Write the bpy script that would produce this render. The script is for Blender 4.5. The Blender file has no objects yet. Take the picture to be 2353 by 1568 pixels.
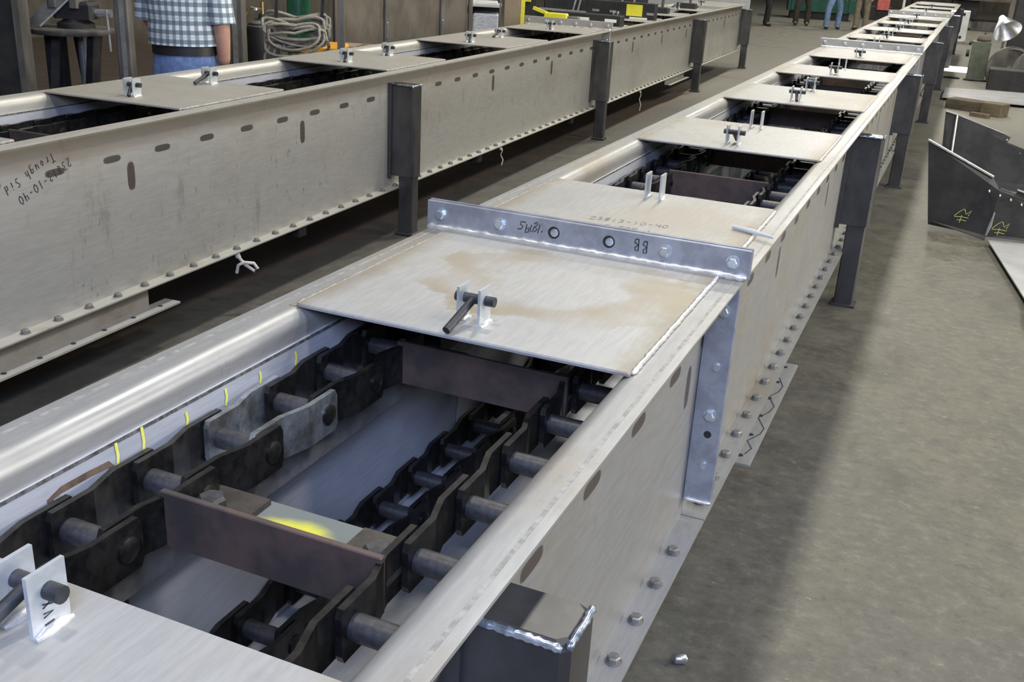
import bpy, math, random
from mathutils import Vector, Matrix
random.seed(7)
S = bpy.context.scene
COL = S.collection

# ------------------------------------------------------------------ camera
cam = bpy.data.cameras.new('camera'); camo = bpy.data.objects.new('camera', cam); COL.objects.link(camo)
cam.sensor_width = 36.0; cam.lens = 2351.96 * 36.0 / 2353.0; cam.clip_end = 200
def cam_axes(p, y, r):
    f = Vector((-math.sin(y)*math.cos(p), math.cos(y)*math.cos(p), -math.sin(p)))
    rt = Vector((math.cos(y), math.sin(y), 0)); up = rt.cross(f)
    return f, rt*math.cos(r)+up*math.sin(r), -rt*math.sin(r)+up*math.cos(r)
F, R, U = cam_axes(0.3720, 0.3935, 0.0561)
camo.matrix_world = Matrix(((R.x, U.x, -F.x, .8297), (R.y, U.y, -F.y, 0), (R.z, U.z, -F.z, 1.7075), (0, 0, 0, 1)))
S.camera = camo
# ------------------------------------------------------------------ light
S.view_settings.view_transform = 'Standard'; S.view_settings.look = 'None'
S.view_settings.exposure = 0.0; S.view_settings.gamma = 1.0; S.view_settings.use_curve_mapping = False
W = bpy.data.worlds.new('world'); S.world = W; W.use_nodes = True
W.node_tree.nodes['Background'].inputs[0].default_value = (.86, .90, .92, 1)
W.node_tree.nodes['Background'].inputs[1].default_value = .17
def area(name, loc, target, sx, sy, power, col):
    l = bpy.data.lights.new(name, 'AREA'); l.shape = 'RECTANGLE'; l.size = sx; l.size_y = sy; l.energy = power; l.color = col
    o = bpy.data.objects.new(name, l); COL.objects.link(o); o.location = loc
    o.rotation_euler = (Vector(target)-Vector(loc)).to_track_quat('-Z', 'Y').to_euler()
    return o
WARM = (1.0, .97, .88)
for yy in (1, 7, 13, 19, 26, 33):
    area('high_bay_lamp', (-1.0, yy, 7.6), (-1.0, yy, 0), .55, .55, 190 if yy == 1 else 360, WARM)
    area('high_bay_lamp', (5.2, yy+1, 7.6), (4.6, yy+1, 0), .9, .9, 250, WARM)
area('near_blue_fill', (1.9, -1.9, 3.5), (-.35, 1.3, .5), 1.8, 1.6, 300, (.50, .62, 1.0))  # unseen blue area light added above the camera to cool the near bay
area('side_fill', (9.5, 6.5, 3.0), (-2, 7.5, .8), 5.0, 3.2, 880, (1.0, .96, .87))  # soft area light added out of view to brighten the left-hand conveyor's side
sp = bpy.data.lights.new('sun_patch_spot', 'SPOT'); sp.energy = 60000; sp.spot_size = math.radians(9.0); sp.spot_blend = .12; sp.color = (.93, .92, 1.0); sp.shadow_soft_size = .05  # unseen spot added to throw a sunlight patch on the floor
so = bpy.data.objects.new('sun_patch_spot', sp); COL.objects.link(so); so.location = (1.6, 21.5, 7.0)
so.rotation_euler = (Vector((.66, 20.4, 0))-Vector(so.location)).to_track_quat('-Z', 'Y').to_euler()

# ------------------------------------------------------------------ node helpers
def new_mat(name):
    m = bpy.data.materials.new(name); m.use_nodes = True
    return m, m.node_tree.nodes, m.node_tree.links, m.node_tree.nodes['Principled BSDF']
class NT:
    def __init__(s, name):
        s.m, s.n, s.l, s.b = new_mat(name)
        s.tc = s.n.new('ShaderNodeTexCoord')
    def val(s, sock, v):
        if isinstance(v, (int, float)): sock.default_value = v
        elif isinstance(v, tuple): sock.default_value = v
        else: s.l.new(v, sock)
    def math(s, op, a, b=0.0, c=None, clamp=False):
        n = s.n.new('ShaderNodeMath'); n.operation = op; n.use_clamp = clamp
        s.val(n.inputs[0], a); s.val(n.inputs[1], b)
        if c is not None: s.val(n.inputs[2], c)
        return n.outputs[0]
    def mapping(s, scale=(1, 1, 1), loc=(0, 0, 0)):
        n = s.n.new('ShaderNodeMapping'); n.inputs['Scale'].default_value = scale; n.inputs['Location'].default_value = loc
        s.l.new(s.tc.outputs['Object'], n.inputs[0]); return n.outputs[0]
    def noise(s, scale, detail=4, rough=.6, map=(1, 1, 1), loc=(0, 0, 0), dist=0):
        n = s.n.new('ShaderNodeTexNoise'); n.inputs['Scale'].default_value = scale; n.inputs['Detail'].default_value = detail
        n.inputs['Roughness'].default_value = rough; n.inputs['Distortion'].default_value = dist
        s.l.new(s.mapping(map, loc), n.inputs['Vector']); return n.outputs['Fac']
    def ramp(s, x, a, b, lo=0.0, hi=1.0):
        n = s.n.new('ShaderNodeMapRange'); n.interpolation_type = 'SMOOTHSTEP'
        s.val(n.inputs[0], x); n.inputs[1].default_value = a; n.inputs[2].default_value = b; n.inputs[3].default_value = lo; n.inputs[4].default_value = hi
        return n.outputs[0]
    def mix(s, f, a, b):
        n = s.n.new('ShaderNodeMix'); n.data_type = 'RGBA'
        s.val(n.inputs[0], f)
        s.val(n.inputs[6], a+(1,) if isinstance(a, tuple) and len(a) == 3 else a)
        s.val(n.inputs[7], b+(1,) if isinstance(b, tuple) and len(b) == 3 else b)
        return n.outputs[2]
    def bump(s, h, strength=.2, dist=.01):
        n = s.n.new('ShaderNodeBump'); n.inputs['Strength'].default_value = strength; n.inputs['Distance'].default_value = dist
        s.l.new(h, n.inputs['Height']); s.l.new(n.outputs[0], s.b.inputs['Normal'])
    def sep(s):
        n = s.n.new('ShaderNodeSeparateXYZ'); s.l.new(s.tc.outputs['Object'], n.inputs[0]); return n.outputs
    def done(s, col, rough=.5, metal=0.0, spec=.5):
        s.val(s.b.inputs['Base Color'], col+(1,) if isinstance(col, tuple) else col)
        s.val(s.b.inputs['Roughness'], rough); s.val(s.b.inputs['Metallic'], metal); s.b.inputs['Specular IOR Level'].default_value = spec
        return s.m
def simple(name, a, b, scale=8, rough=.5, metal=0.0, map=(1, 1, 1), spec=.5, bump=0, lo=.35, hi=.65):
    t = NT(name); n = t.noise(scale, 5, .65, map)
    c = t.mix(t.ramp(n, lo, hi), a, b)
    if bump: t.bump(n, bump, .01)
    return t.done(c, rough, metal, spec)
def sheet(name, base, tan, stain=.5, metal=.35, rough=.42, grain=(1, .12, 1), marks=None, specks=.0, ring=None, edge=0):
    """mill finish sheet steel: rolling grain, tan water stains, scuffs; marks = weld heat tint ovals showing through the plate"""
    t = NT(name)
    g = t.noise(90, 3, .7, grain); big = t.noise(2.2, 5, .6, (1, .7, 1)); fine = t.noise(9, 6, .7, (1, .6, .6), (3, 1, 2))
    c = t.mix(t.ramp(g, .3, .7), tuple(v*.92 for v in base), tuple(min(1, v*1.06) for v in base))
    c = t.mix(t.math('MULTIPLY', t.ramp(big, .46, .72), stain), c, tan)
    c = t.mix(t.math('MULTIPLY', t.ramp(fine, .55, .8), .35), c, tuple(v*.55 for v in base))
    x, y, z = t.sep()
    if specks:
        sp_ = t.noise(42, 4, .65, (1, 1.2, .4), (5, 2, 1)); reg = t.noise(2.0, 3, .6, (1, 1, 1), (9, 4, 7))
        c = t.mix(t.math('MULTIPLY', t.math('MULTIPLY', t.ramp(sp_, .60, .72), t.ramp(reg, .42, .62)), specks), c, (.15, .135, .11))
        smu = t.noise(5, 5, .7, (1, 1.6, .5), (2, 6, 3)); c = t.mix(t.math('MULTIPLY', t.ramp(smu, .58, .74), specks*.6), c, (.19, .165, .125))
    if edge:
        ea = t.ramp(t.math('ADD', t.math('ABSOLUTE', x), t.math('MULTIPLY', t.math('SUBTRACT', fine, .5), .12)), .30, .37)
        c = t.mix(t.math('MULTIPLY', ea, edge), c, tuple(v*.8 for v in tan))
    if ring:
        rx, ry, a, b2 = ring
        wob = t.math('MULTIPLY', t.math('SUBTRACT', t.noise(7, 4, .6), .5), 1.1)
        dx = t.math('DIVIDE', t.math('SUBTRACT', x, rx), a); dy = t.math('DIVIDE', t.math('SUBTRACT', y, ry), b2)
        d = t.math('ADD', t.math('SQRT', t.math('ADD', t.math('MULTIPLY', dx, dx), t.math('MULTIPLY', dy, dy))), wob)
        f = t.math('MULTIPLY', t.ramp(d, .45, .85), t.math('SUBTRACT', 1.0, t.ramp(d, .98, 1.06)))
        f = t.math('MULTIPLY', f, t.ramp(t.noise(3.1, 2, .5, (1, 1, 1), (4, 0, 0)), .38, .58))
        c = t.mix(t.math('MULTIPLY', f, .75), c, tan)
    if marks:
        y0, pitch, zc, hy, hz, y1, pitch2, zc2 = marks
        wob = t.math('MULTIPLY', t.math('SUBTRACT', t.noise(30, 2, .5), .5), .25)
        def oval(yo, p, zo, ay, az):
            k = t.math('FLOORED_MODULO', t.math('SUBTRACT', y, yo-p/2), p)
            u = t.math('DIVIDE', t.math('SUBTRACT', k, p/2), ay); v = t.math('DIVIDE', t.math('SUBTRACT', z, zo), az)
            d = t.math('ADD', t.math('ADD', t.math('POWER', t.math('ABSOLUTE', u), 3.2), t.math('POWER', t.math('ABSOLUTE', v), 3.2)), wob)
            return t.math('SUBTRACT', 1.0, t.ramp(d, .62, 1.05))
        outer = t.math('MULTIPLY', t.math('GREATER_THAN', t.math('ABSOLUTE', x), .3465), t.math('LESS_THAN', z, .936))
        f = t.math('MULTIPLY', outer, t.math('MAXIMUM', oval(y0, pitch, zc, hy, hz), oval(y1, pitch2, zc2, .023, .06)))
        c = t.mix(t.math('MULTIPLY', f, .9), c, (.065, .048, .042))
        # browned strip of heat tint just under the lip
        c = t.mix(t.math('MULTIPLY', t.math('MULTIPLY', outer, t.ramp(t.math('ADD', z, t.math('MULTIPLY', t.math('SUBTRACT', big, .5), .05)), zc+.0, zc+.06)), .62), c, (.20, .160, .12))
    t.bump(g, .04, .004)
    return t.done(c, t.ramp(big, .3, .7, rough-.06, rough+.08), metal)

# ------------------------------------------------------------------ mesh helpers
class MB:
    def __init__(s): s.v = []; s.f = []; s.uv = None
    def add(s, vs, fs):
        o = len(s.v); s.v += [tuple(v) for v in vs]; s.f += [tuple(i+o for i in f) for f in fs]; return s
    def box(s, x0, x1, y0, y1, z0, z1):
        return s.add([(x0,y0,z0),(x1,y0,z0),(x1,y1,z0),(x0,y1,z0),(x0,y0,z1),(x1,y0,z1),(x1,y1,z1),(x0,y1,z1)],
                     [(0,3,2,1),(4,5,6,7),(0,1,5,4),(1,2,6,5),(2,3,7,6),(3,0,4,7)])
    def cbox(s, x0, x1, y0, y1, z0, z1, r=.006):
        """box with chamfered vertical and top edges"""
        def ring(k, z): 
            a, b, c, d = x0+k, x1-k, y0+k, y1-k
            return [(a+r,c,z),(b-r,c,z),(b,c+r,z),(b,d-r,z),(b-r,d,z),(a+r,d,z),(a,d-r,z),(a,c+r,z)]
        return s.rings([ring(0, z0), ring(0, z1-r), ring(r*.8, z1)], True)
    def rings(s, rs, cap=True):
        n = len(rs[0]); vs = [v for r in rs for v in r]; fs = []
        for i in range(len(rs)-1):
            for j in range(n):
                k = (j+1) % n; fs.append((i*n+j, i*n+k, (i+1)*n+k, (i+1)*n+j))
        if cap: fs.append(tuple(range(n-1, -1, -1))); fs.append(tuple((len(rs)-1)*n+j for j in range(n)))
        return s.add(vs, fs)
    def tube(s, pts, r, n=10, cap=True, flat=1.0):
        pts = [Vector(p) for p in pts]; rs = []; prev = None
        for i, p in enumerate(pts):
            d = (pts[min(i+1, len(pts)-1)]-pts[max(i-1, 0)]).normalized()
            a = prev if prev else (Vector((0,0,1)) if abs(d.z) < .9 else Vector((1,0,0)))
            u = (a-d*a.dot(d)); u = u.normalized() if u.length > 1e-6 else d.orthogonal().normalized(); prev = u; w = d.cross(u)
            rr = r[i] if isinstance(r, (list, tuple)) else r
            rs.append([p+(u*math.cos(2*math.pi*k/n)*flat+w*math.sin(2*math.pi*k/n))*rr for k in range(n)])
        return s.rings(rs, cap)
    def cyl(s, a, b, r, n=16): return s.tube([a, b], r, n)
    def lathe(s, prof, c=(0,0,0), n=24):
        rs = [[(c[0]+r*math.cos(2*math.pi*k/n), c[1]+r*math.sin(2*math.pi*k/n), c[2]+z) for k in range(n)] for r, z in prof]
        return s.rings(rs, True)
    def prism(s, poly, o, ex, ey, ez, t):
        """polygon in plane (ex,ey) at origin o, thickness t along ez"""
        o, ex, ey, ez = Vector(o), Vector(ex), Vector(ey), Vector(ez)
        a = [o+ex*p[0]+ey*p[1] for p in poly]; b = [v+ez*t for v in a]
        return s.rings([a, b], True)
    def beam(s, a, b, w, h=None):
        a, b = Vector(a), Vector(b); h = h or w; d = (b-a).normalized()
        u = d.cross(Vector((0,0,1))); u = u.normalized() if u.length > 1e-4 else Vector((1,0,0)); q = u.cross(d)
        rr = [[p+u*sx*w/2+q*sz*h/2 for sx, sz in ((-1,-1),(1,-1),(1,1),(-1,1))] for p in (a, b)]
        return s.rings(rr, True)
    def mesh(s, name, smooth=0):
        m = bpy.data.meshes.new(name); m.from_pydata(s.v, [], s.f); m.update()
        import bmesh
        b = bmesh.new(); b.from_mesh(m); bmesh.ops.recalc_face_normals(b, faces=b.faces); b.to_mesh(m); b.free()
        if smooth:
            for p in m.polygons: p.use_smooth = True
            m.set_sharp_from_angle(angle=math.radians(smooth))
        return m
    def build(s, name, mat, parent=None, smooth=0):
        m = s.mesh(name, smooth); m.materials.append(mat); return put(name, m, parent)
def put(name, m, parent=None, loc=(0,0,0), rot=(0,0,0)):
    o = bpy.data.objects.new(name, m); COL.objects.link(o); o.location = loc; o.rotation_euler = rot
    if parent: o.parent = parent
    return o
def tag(o, label=None, cat=None, group=None, kind=None):
    for k, v in (('label', label), ('category', cat), ('group', group), ('kind', kind)):
        if v: o[k] = v
    return o
def thing(name, label, cat, loc=(0,0,0), rz=0.0, group=None):
    o = bpy.data.objects.new(name, None); COL.objects.link(o); o.location = loc; o.rotation_euler = (0,0,rz); o.empty_display_size = .1
    return tag(o, label, cat, group, 'thing')

# ------------------------------------------------------------------ materials
M = {}
SB = (.43, .415, .372)
M['sheetA'] = sheet('sheet_steel', (.35, .348, .335), (.29, .245, .17), .5)
M['sheetB'] = sheet('sheet_steel_scuffed', SB, (.27, .23, .165), .4, specks=.55)
M['webA'] = sheet('side_plate_heat_marked', (.30, .297, .285), (.235, .195, .135), .7, marks=(1.866, .2865, .794, .05, .017, 2.30, 1.25, .71), specks=.3)
M['webB'] = sheet('side_plate_heat_marked_scuffed', SB, (.26, .22, .155), .35, marks=(3.022, .2935, .828, .05, .0145, 3.12, 1.25, .745), specks=.7)
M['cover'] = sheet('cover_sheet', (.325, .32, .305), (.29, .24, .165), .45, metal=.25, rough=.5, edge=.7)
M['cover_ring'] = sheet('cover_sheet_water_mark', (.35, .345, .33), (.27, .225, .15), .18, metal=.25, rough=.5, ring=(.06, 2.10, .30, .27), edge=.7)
M['coverB'] = sheet('cover_sheet_dull', (.315, .30, .27), (.24, .205, .15), .5, metal=.2, rough=.5)
M['liner'] = sheet('liner_sheet', (.50, .51, .54), (.34, .30, .25), .12, metal=.3, rough=.45)
M['flange'] = simple('flange_steel', (.29, .30, .325), (.40, .41, .435), 14, .42, .55)
M['weld'] = simple('weld_bead', (.70, .68, .63), (.95, .93, .88), 60, .32, .7)
M['lug'] = simple('lug_steel', (.44, .46, .46), (.58, .60, .60), 20, .4, .4)
M['bolt'] = simple('zinc_bolt', (.50, .54, .58), (.66, .70, .74), 40, .28, .75)
M['bolt_dull'] = simple('dull_bolt', (.13, .125, .11), (.24, .23, .205), 40, .45, .4)
M['pin'] = simple('black_rod', (.022, .023, .026), (.05, .052, .058), 30, .5, .2)
M['mill'] = simple('mill_scale_steel', (.052, .050, .048), (.092, .089, .086), 5, .36, .5, (1, 1, .5))
M['millweld'] = simple('blue_weld', (.16, .22, .34), (.62, .66, .72), 45, .25, .8)
M['chain'] = simple('oiled_chain', (.010, .010, .010), (.034, .031, .028), 25, .34, .5)
M['barrel'] = simple('chain_barrel_steel', (.04, .039, .042), (.085, .082, .085), 30, .48, .45)
M['wear'] = simple('wear_rail_steel', (.17, .168, .165), (.26, .255, .245), 18, .45, .4)
M['flight'] = simple('rusty_flight', (.050, .041, .038), (.100, .066, .054), 9, .55, .25)
M['tab'] = simple('oiled_tab', (.05, .043, .036), (.085, .072, .06), 16, .4, .4)
M['dark'] = simple('dark_hole', (.012, .012, .012), (.02, .02, .02), 5, .8)
M['faint'] = simple('faded_marker_ink', (.10, .098, .09), (.22, .215, .20), 40, .6)
M['ink'] = simple('marker_ink', (.02, .02, .022), (.03, .03, .034), 40, .6)
M['chalk'] = simple('yellow_chalk', (.55, .54, .10), (.62, .62, .20), 60, .8)
M['yellow_paint'] = simple('yellow_paint_mark', (.70, .68, .08), (.78, .76, .20), 30, .6)
M['seam'] = simple('seam_scale', (.20, .195, .18), (.32, .31, .285), 60, .6, .2)
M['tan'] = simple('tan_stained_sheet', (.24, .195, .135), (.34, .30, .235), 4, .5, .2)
M['chain_bright'] = simple('ground_bright_link', (.16, .16, .145), (.42, .45, .48), 14, .3, .75)
M['seam2'] = simple('dark_seam', (.05, .05, .048), (.16, .155, .145), 70, .6)
M['tint'] = simple('weld_heat_tint', (.10, .07, .055), (.20, .14, .10), 40, .5, .2)
M['black'] = simple('black_paint', (.008, .008, .009), (.022, .021, .02), 6, .6)
M['post'] = simple('grimy_grey_paint', (.07, .066, .058), (.14, .13, .115), 7, .55, .1, (1, 1, .3))
M['grey'] = simple('grey_steel', (.20, .20, .19), (.30, .30, .285), 9, .45, .3)
M['brownpanel'] = simple('weathered_brown_panel', (.075, .062, .047), (.125, .106, .083), 3.5, .7, 0, (1, 1, .5))
M['cardboard'] = simple('cardboard', (.22, .165, .11), (.28, .215, .15), 6, .85)
M['white'] = simple('off_white', (.60, .60, .58), (.72, .72, .70), 5, .55)
M['wallgrey'] = simple('pale_grey_board', (.42, .43, .43), (.50, .51, .51), 2, .7)
M['yellow'] = simple('yellow_enamel', (.62, .56, .02), (.70, .64, .06), 9, .4)
M['orange'] = simple('orange_enamel', (.62, .27, .02), (.75, .36, .04), 9, .4)
M['green'] = simple('green_enamel', (.03, .16, .075), (.05, .21, .10), 6, .4)
M['dkgreen'] = simple('dark_green_enamel', (.008, .07, .05), (.015, .10, .07), 4, .5)
M['olive'] = simple('olive_enamel', (.085, .098, .066), (.125, .138, .096), 8, .45)
M['red'] = simple('red_enamel', (.50, .10, .09), (.60, .15, .13), 8, .45)
M['hose'] = simple('dusty_hose', (.20, .185, .15), (.29, .265, .21), 30, .6)
M['chrome'] = simple('bright_metal', (.55, .56, .58), (.72, .73, .75), 20, .3, .9)
M['brass'] = simple('brass', (.45, .32, .12), (.6, .45, .2), 20, .3, .9)
M['wood'] = simple('raw_timber', (.075, .058, .033), (.135, .105, .062), 12, .8, 0, (.25, 1, 1), bump=.15)
M['dkwood'] = simple('dirty_timber', (.04, .033, .022), (.10, .08, .05), 12, .8, 0, (.25, 1, 1))
M['hopper'] = simple('black_hopper_plate', (.024, .023, .022), (.044, .043, .041), 5, .5, .25)
M['edge'] = simple('cut_plate_edge', (.40, .40, .37), (.58, .58, .54), 30, .45, .4)
M['plate'] = simple('floor_sheet_steel', (.30, .305, .31), (.42, .42, .42), 3, .4, .4)
M['twine'] = simple('twine', (.50, .46, .38), (.62, .58, .50), 60, .9)
M['skin'] = simple('skin', (.46, .235, .165), (.53, .29, .21), 9, .55)
M['shoe'] = simple('dark_leather', (.03, .022, .016), (.06, .045, .035), 12, .5)
M['hair'] = simple('grey_brown_hair', (.08, .06, .045), (.16, .13, .11), 40, .6)
M['jeans'] = simple('blue_denim', (.10, .16, .33), (.17, .25, .45), 22, .85)
M['jeans2'] = simple('faded_denim', (.11, .19, .34), (.20, .30, .46), 22, .85)
M['blackcloth'] = simple('black_cloth', (.010, .010, .012), (.02, .02, .022), 10, .9)
M['browncloth'] = simple('dark_brown_cloth', (.035, .03, .024), (.055, .048, .038), 10, .9)
M['khaki'] = simple('khaki_cloth', (.17, .15, .11), (.24, .21, .155), 10, .9)
M['greycloth'] = simple('grey_cloth', (.20, .21, .23), (.28, .29, .31), 10, .9)
M['belt'] = simple('black_belt', (.008, .008, .008), (.016, .015, .015), 10, .5)
M['plastic'] = simple('clear_film_wrap', (.50, .52, .56), (.72, .74, .78), 18, .2, .1, (1, .3, 3))

def plaid():
    t = NT('plaid_cotton'); uvn = t.tc.outputs['UV']
    s = t.n.new('ShaderNodeSeparateXYZ'); t.l.new(uvn, s.inputs[0]); u, v = s.outputs[0], s.outputs[1]
    def band(c, p, w):
        k = t.math('ABSOLUTE', t.math('SUBTRACT', t.math('FRACT', t.math('DIVIDE', c, p)), .5))
        return t.math('SUBTRACT', 1.0, t.ramp(k, w-.05, w+.05))
    a = band(u, .052, .24); b = band(v, .052, .24)
    c = t.mix(t.math('MULTIPLY', a, .72), (.66, .72, .78), (.10, .135, .16))
    c = t.mix(t.math('MULTIPLY', b, .72), c, (.07, .10, .125))
    c = t.mix(t.math('MULTIPLY', band(v, .104, .06), .35), c, (.20, .33, .30))
    return t.done(c, .85)
M['plaid'] = plaid()

def floor_mat():
    t = NT('worn_concrete'); x, y, z = t.sep()
    big = t.noise(.55, 5, .6, (1.5, .6, 1)); mid = t.noise(5.5, 6, .72, (1, .8, 1), (3, 0, 0)); fine = t.noise(38, 5, .7); blot = t.noise(2.3, 4, .65, (1.2, .7, 1), (8, 3, 0))
    gr = t.noise(21, 9, .8, (.8, 1, 1), (2, 9, 0)); fl = t.noise(30, 4, .65, (.55, 1.3, 1), (6, 2, 0))
    c = t.mix(t.ramp(mid, .36, .64), (.072, .067, .052), (.116, .107, .081))
    c = t.mix(t.math('MULTIPLY', t.ramp(big, .42, .62), .5), c, (.086, .083, .073))
    c = t.mix(t.math('MULTIPLY', t.ramp(gr, .48, .68), .7), c, (.165, .154, .118))
    c = t.mix(t.math('MULTIPLY', t.ramp(gr, .47, .33), .7), c, (.046, .042, .033))
    c = t.mix(t.math('MULTIPLY', t.ramp(blot, .56, .70), .55), c, (.050, .045, .035))
    c = t.mix(t.math('MULTIPLY', t.ramp(fl, .66, .72), .75), c, (.22, .205, .165))
    c = t.mix(t.math('MULTIPLY', t.ramp(t.noise(24, 4, .7, (.6, 1, 1), (1, 7, 0)), .66, .73), .7), c, (.052, .047, .038))
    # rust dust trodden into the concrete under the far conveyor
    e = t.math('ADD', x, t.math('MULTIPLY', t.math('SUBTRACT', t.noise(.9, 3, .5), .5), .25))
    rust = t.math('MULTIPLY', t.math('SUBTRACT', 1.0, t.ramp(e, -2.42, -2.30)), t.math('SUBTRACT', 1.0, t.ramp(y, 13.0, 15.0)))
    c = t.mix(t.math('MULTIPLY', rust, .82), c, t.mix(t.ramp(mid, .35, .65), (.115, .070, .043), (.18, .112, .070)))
    aisle_dirt_shade = t.math('MULTIPLY', t.math('SUBTRACT', 1.0, t.ramp(x, -.9, -.2)), t.math('SUBTRACT', 1.0, t.ramp(y, 11.0, 15.0)))  # floor dirt, darkened further to paint in the shade between the conveyors
    c = t.mix(t.math('MULTIPLY', aisle_dirt_shade, .6), c, (.055, .052, .046))
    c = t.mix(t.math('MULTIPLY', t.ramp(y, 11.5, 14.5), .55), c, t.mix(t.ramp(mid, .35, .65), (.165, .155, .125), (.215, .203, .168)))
    # slab joints across the shop and a crack beside the conveyor
    j = t.math('ABSOLUTE', t.math('SUBTRACT', t.math('FLOORED_MODULO', t.math('ADD', y, t.math('MULTIPLY', x, .12)), 6.1), 3.05))
    c = t.mix(t.math('MULTIPLY', t.math('SUBTRACT', 1.0, t.ramp(j, .012, .03)), t.ramp(y, 14.0, 15.0)), c, (.06, .055, .05))
    cr = t.math('ABSOLUTE', t.math('SUBTRACT', t.math('SUBTRACT', x, .52), t.math('MULTIPLY', t.math('SUBTRACT', t.noise(1.7, 7, .75), .5), .55)))
    c = t.mix(t.math('MULTIPLY', t.math('SUBTRACT', 1.0, t.ramp(cr, .0005, .003)), .35), c, (.06, .055, .045))
    t.bump(mid, .12, .01)
    return t.done(c, t.ramp(mid, .3, .7, .5, .72), 0, .35)
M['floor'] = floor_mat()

# ------------------------------------------------------------------ setting
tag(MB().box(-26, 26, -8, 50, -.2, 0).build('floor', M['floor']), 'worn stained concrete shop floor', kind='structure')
tag(MB().box(-26, 26, 48, 48.3, 0, 9).build('wall_back', M['brownpanel']), kind='structure')
tag(MB().box(-12.3, -12, -8, 48, 0, 9).build('wall_left', M['brownpanel']), kind='structure')

# ------------------------------------------------------------------ small shared meshes
def hexmesh(name, r, h, mat, washer=0.0):
    b = MB(); z0 = 0.0
    if washer: b.lathe([(washer, 0), (washer, .0025)], n=14); z0 = .0025
    ring = lambda k, z: [(k*math.cos(math.pi*i/3), k*math.sin(math.pi*i/3), z) for i in range(6)]
    b.rings([ring(r, z0), ring(r, z0+h*.75), ring(r*.82, z0+h)])
    m = b.mesh(name); m.materials.append(mat); return m
BOLT = hexmesh('bolt', .0135, .012, M['bolt'], .017)
BOLTD = hexmesh('bolt_dull', .015, .013, M['bolt_dull'], .019)
BOLTBIG = hexmesh('bolt_big', .024, .024, M['barrel'])
def lathemesh(name, prof, mat, n=16):
    m = MB().lathe(prof, n=n).mesh(name, 40); m.materials.append(mat); return m
HOLE = lathemesh('bolt_hole', [(.010, 0), (.010, .0015)], M['dark'])
STUD = lathemesh('hole_ring', [(.016, 0), (.016, .0015)], M['dark'])
T = .97
def bead(pts_a, pts_b, r, n, name, mat, parent):
    """knobbly weld bead between two points"""
    a, b = Vector(pts_a), Vector(pts_b); pts = []; rs = []
    rnd = random.Random(int(a.length*1000)+n)
    for i in range(n+1):
        f = i/n; pts.append(a.lerp(b, f)+Vector((rnd.uniform(-1,1), rnd.uniform(-1,1), 0))*r*.12)
        rs.append(r*(1.0 if i % 2 else .78)*rnd.uniform(.85, 1.12) if 0 < i < n else r*.4)
    return MB().tube(pts, rs, 7).build(name, mat, parent, 60)
LUG = MB().box(-.0028, .0028, -.026, .026, 0, .078).mesh('lug'); LUG.materials.append(M['lug'])
LUGW = MB().tube([(0, -.026, 0), (0, -.012, .001), (0, .01, .001), (0, .026, 0)], [.003, .0075, .0075, .003], 7).mesh('lug_weld', 60); LUGW.materials.append(M['weld'])
def pinmesh(name, arm):
    b = MB().cyl((-.040, 0, .05), (.047, 0, .05), .0105, 14)
    b.tube([(0, 0, .05), Vector(arm)*.6+Vector((0, 0, .05))*.4, arm], .0085, 12)
    m = b.mesh(name, 40); m.materials.append(M['pin']); return m
PIN_N = pinmesh('locking_pin', (-.012, -.098, .010))
PIN_S = pinmesh('locking_pin_side', (.012, -.040, .006))
PIN_F = pinmesh('locking_pin_far', (.004, .06, .012))

# hand lettering: strokes in a unit box
GL = {'0': [[(.3,0),(.05,.3),(.05,.7),(.3,1),(.55,.7),(.55,.3),(.3,0)]], '1': [[(.3,1),(.3,0)]], '2': [[(.05,.8),(.3,1),(.55,.8),(.05,0),(.6,0)]],
      '3': [[(.05,.9),(.35,1),(.5,.78),(.25,.55),(.52,.3),(.35,0),(.05,.1)]], '4': [[(.1,1),(.1,.5),(.6,.5)],[(.5,1),(.5,0)]],
      '8': [[(.5,.9),(.2,1),(.1,.75),(.5,.35),(.3,0),(.08,.2),(.5,.75),(.5,.9)]], '-': [[(.1,.5),(.5,.5)]], ' ': [],
      'E': [[(.55,1),(.08,1),(.08,0),(.55,0)],[(.08,.5),(.45,.5)]], 'T': [[(0,1),(.6,1)],[(.3,1),(.3,0)]], 'O': [[(.3,0),(.05,.3),(.05,.7),(.3,1),(.55,.7),(.55,.3),(.3,0)]],
      'P': [[(.08,0),(.08,1),(.45,1),(.5,.7),(.08,.5)]], 'B': [[(.08,0),(.08,1),(.4,1),(.45,.75),(.12,.52),(.52,.3),(.4,0),(.08,0)]],
      'r': [[(.15,.6),(.15,0)],[(.15,.4),(.4,.6)]], 'o': [[(.3,0),(.08,.3),(.3,.6),(.5,.3),(.3,0)]], 'u': [[(.1,.6),(.15,.1),(.35,0),(.5,.6),(.5,0)]],
      'g': [[(.5,.6),(.15,.55),(.15,.2),(.5,.2),(.5,.6),(.5,-.3),(.15,-.3)]], 'h': [[(.1,1),(.1,0)],[(.1,.4),(.4,.55),(.5,0)]],
      'S': [[(.5,.9),(.2,1),(.1,.7),(.5,.3),(.35,0),(.05,.1)]], 'i': [[(.3,.6),(.3,0)],[(.3,.85),(.3,.8)]], 'd': [[(.5,1),(.5,0),(.15,.05),(.15,.45),(.5,.5)]],
      'X': [[(.05,0),(.55,1)],[(.05,1),(.55,0)]], 'V': [[(.05,1),(.3,0),(.55,1)]], 'I': [[(.3,0),(.3,1)]]}
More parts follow.
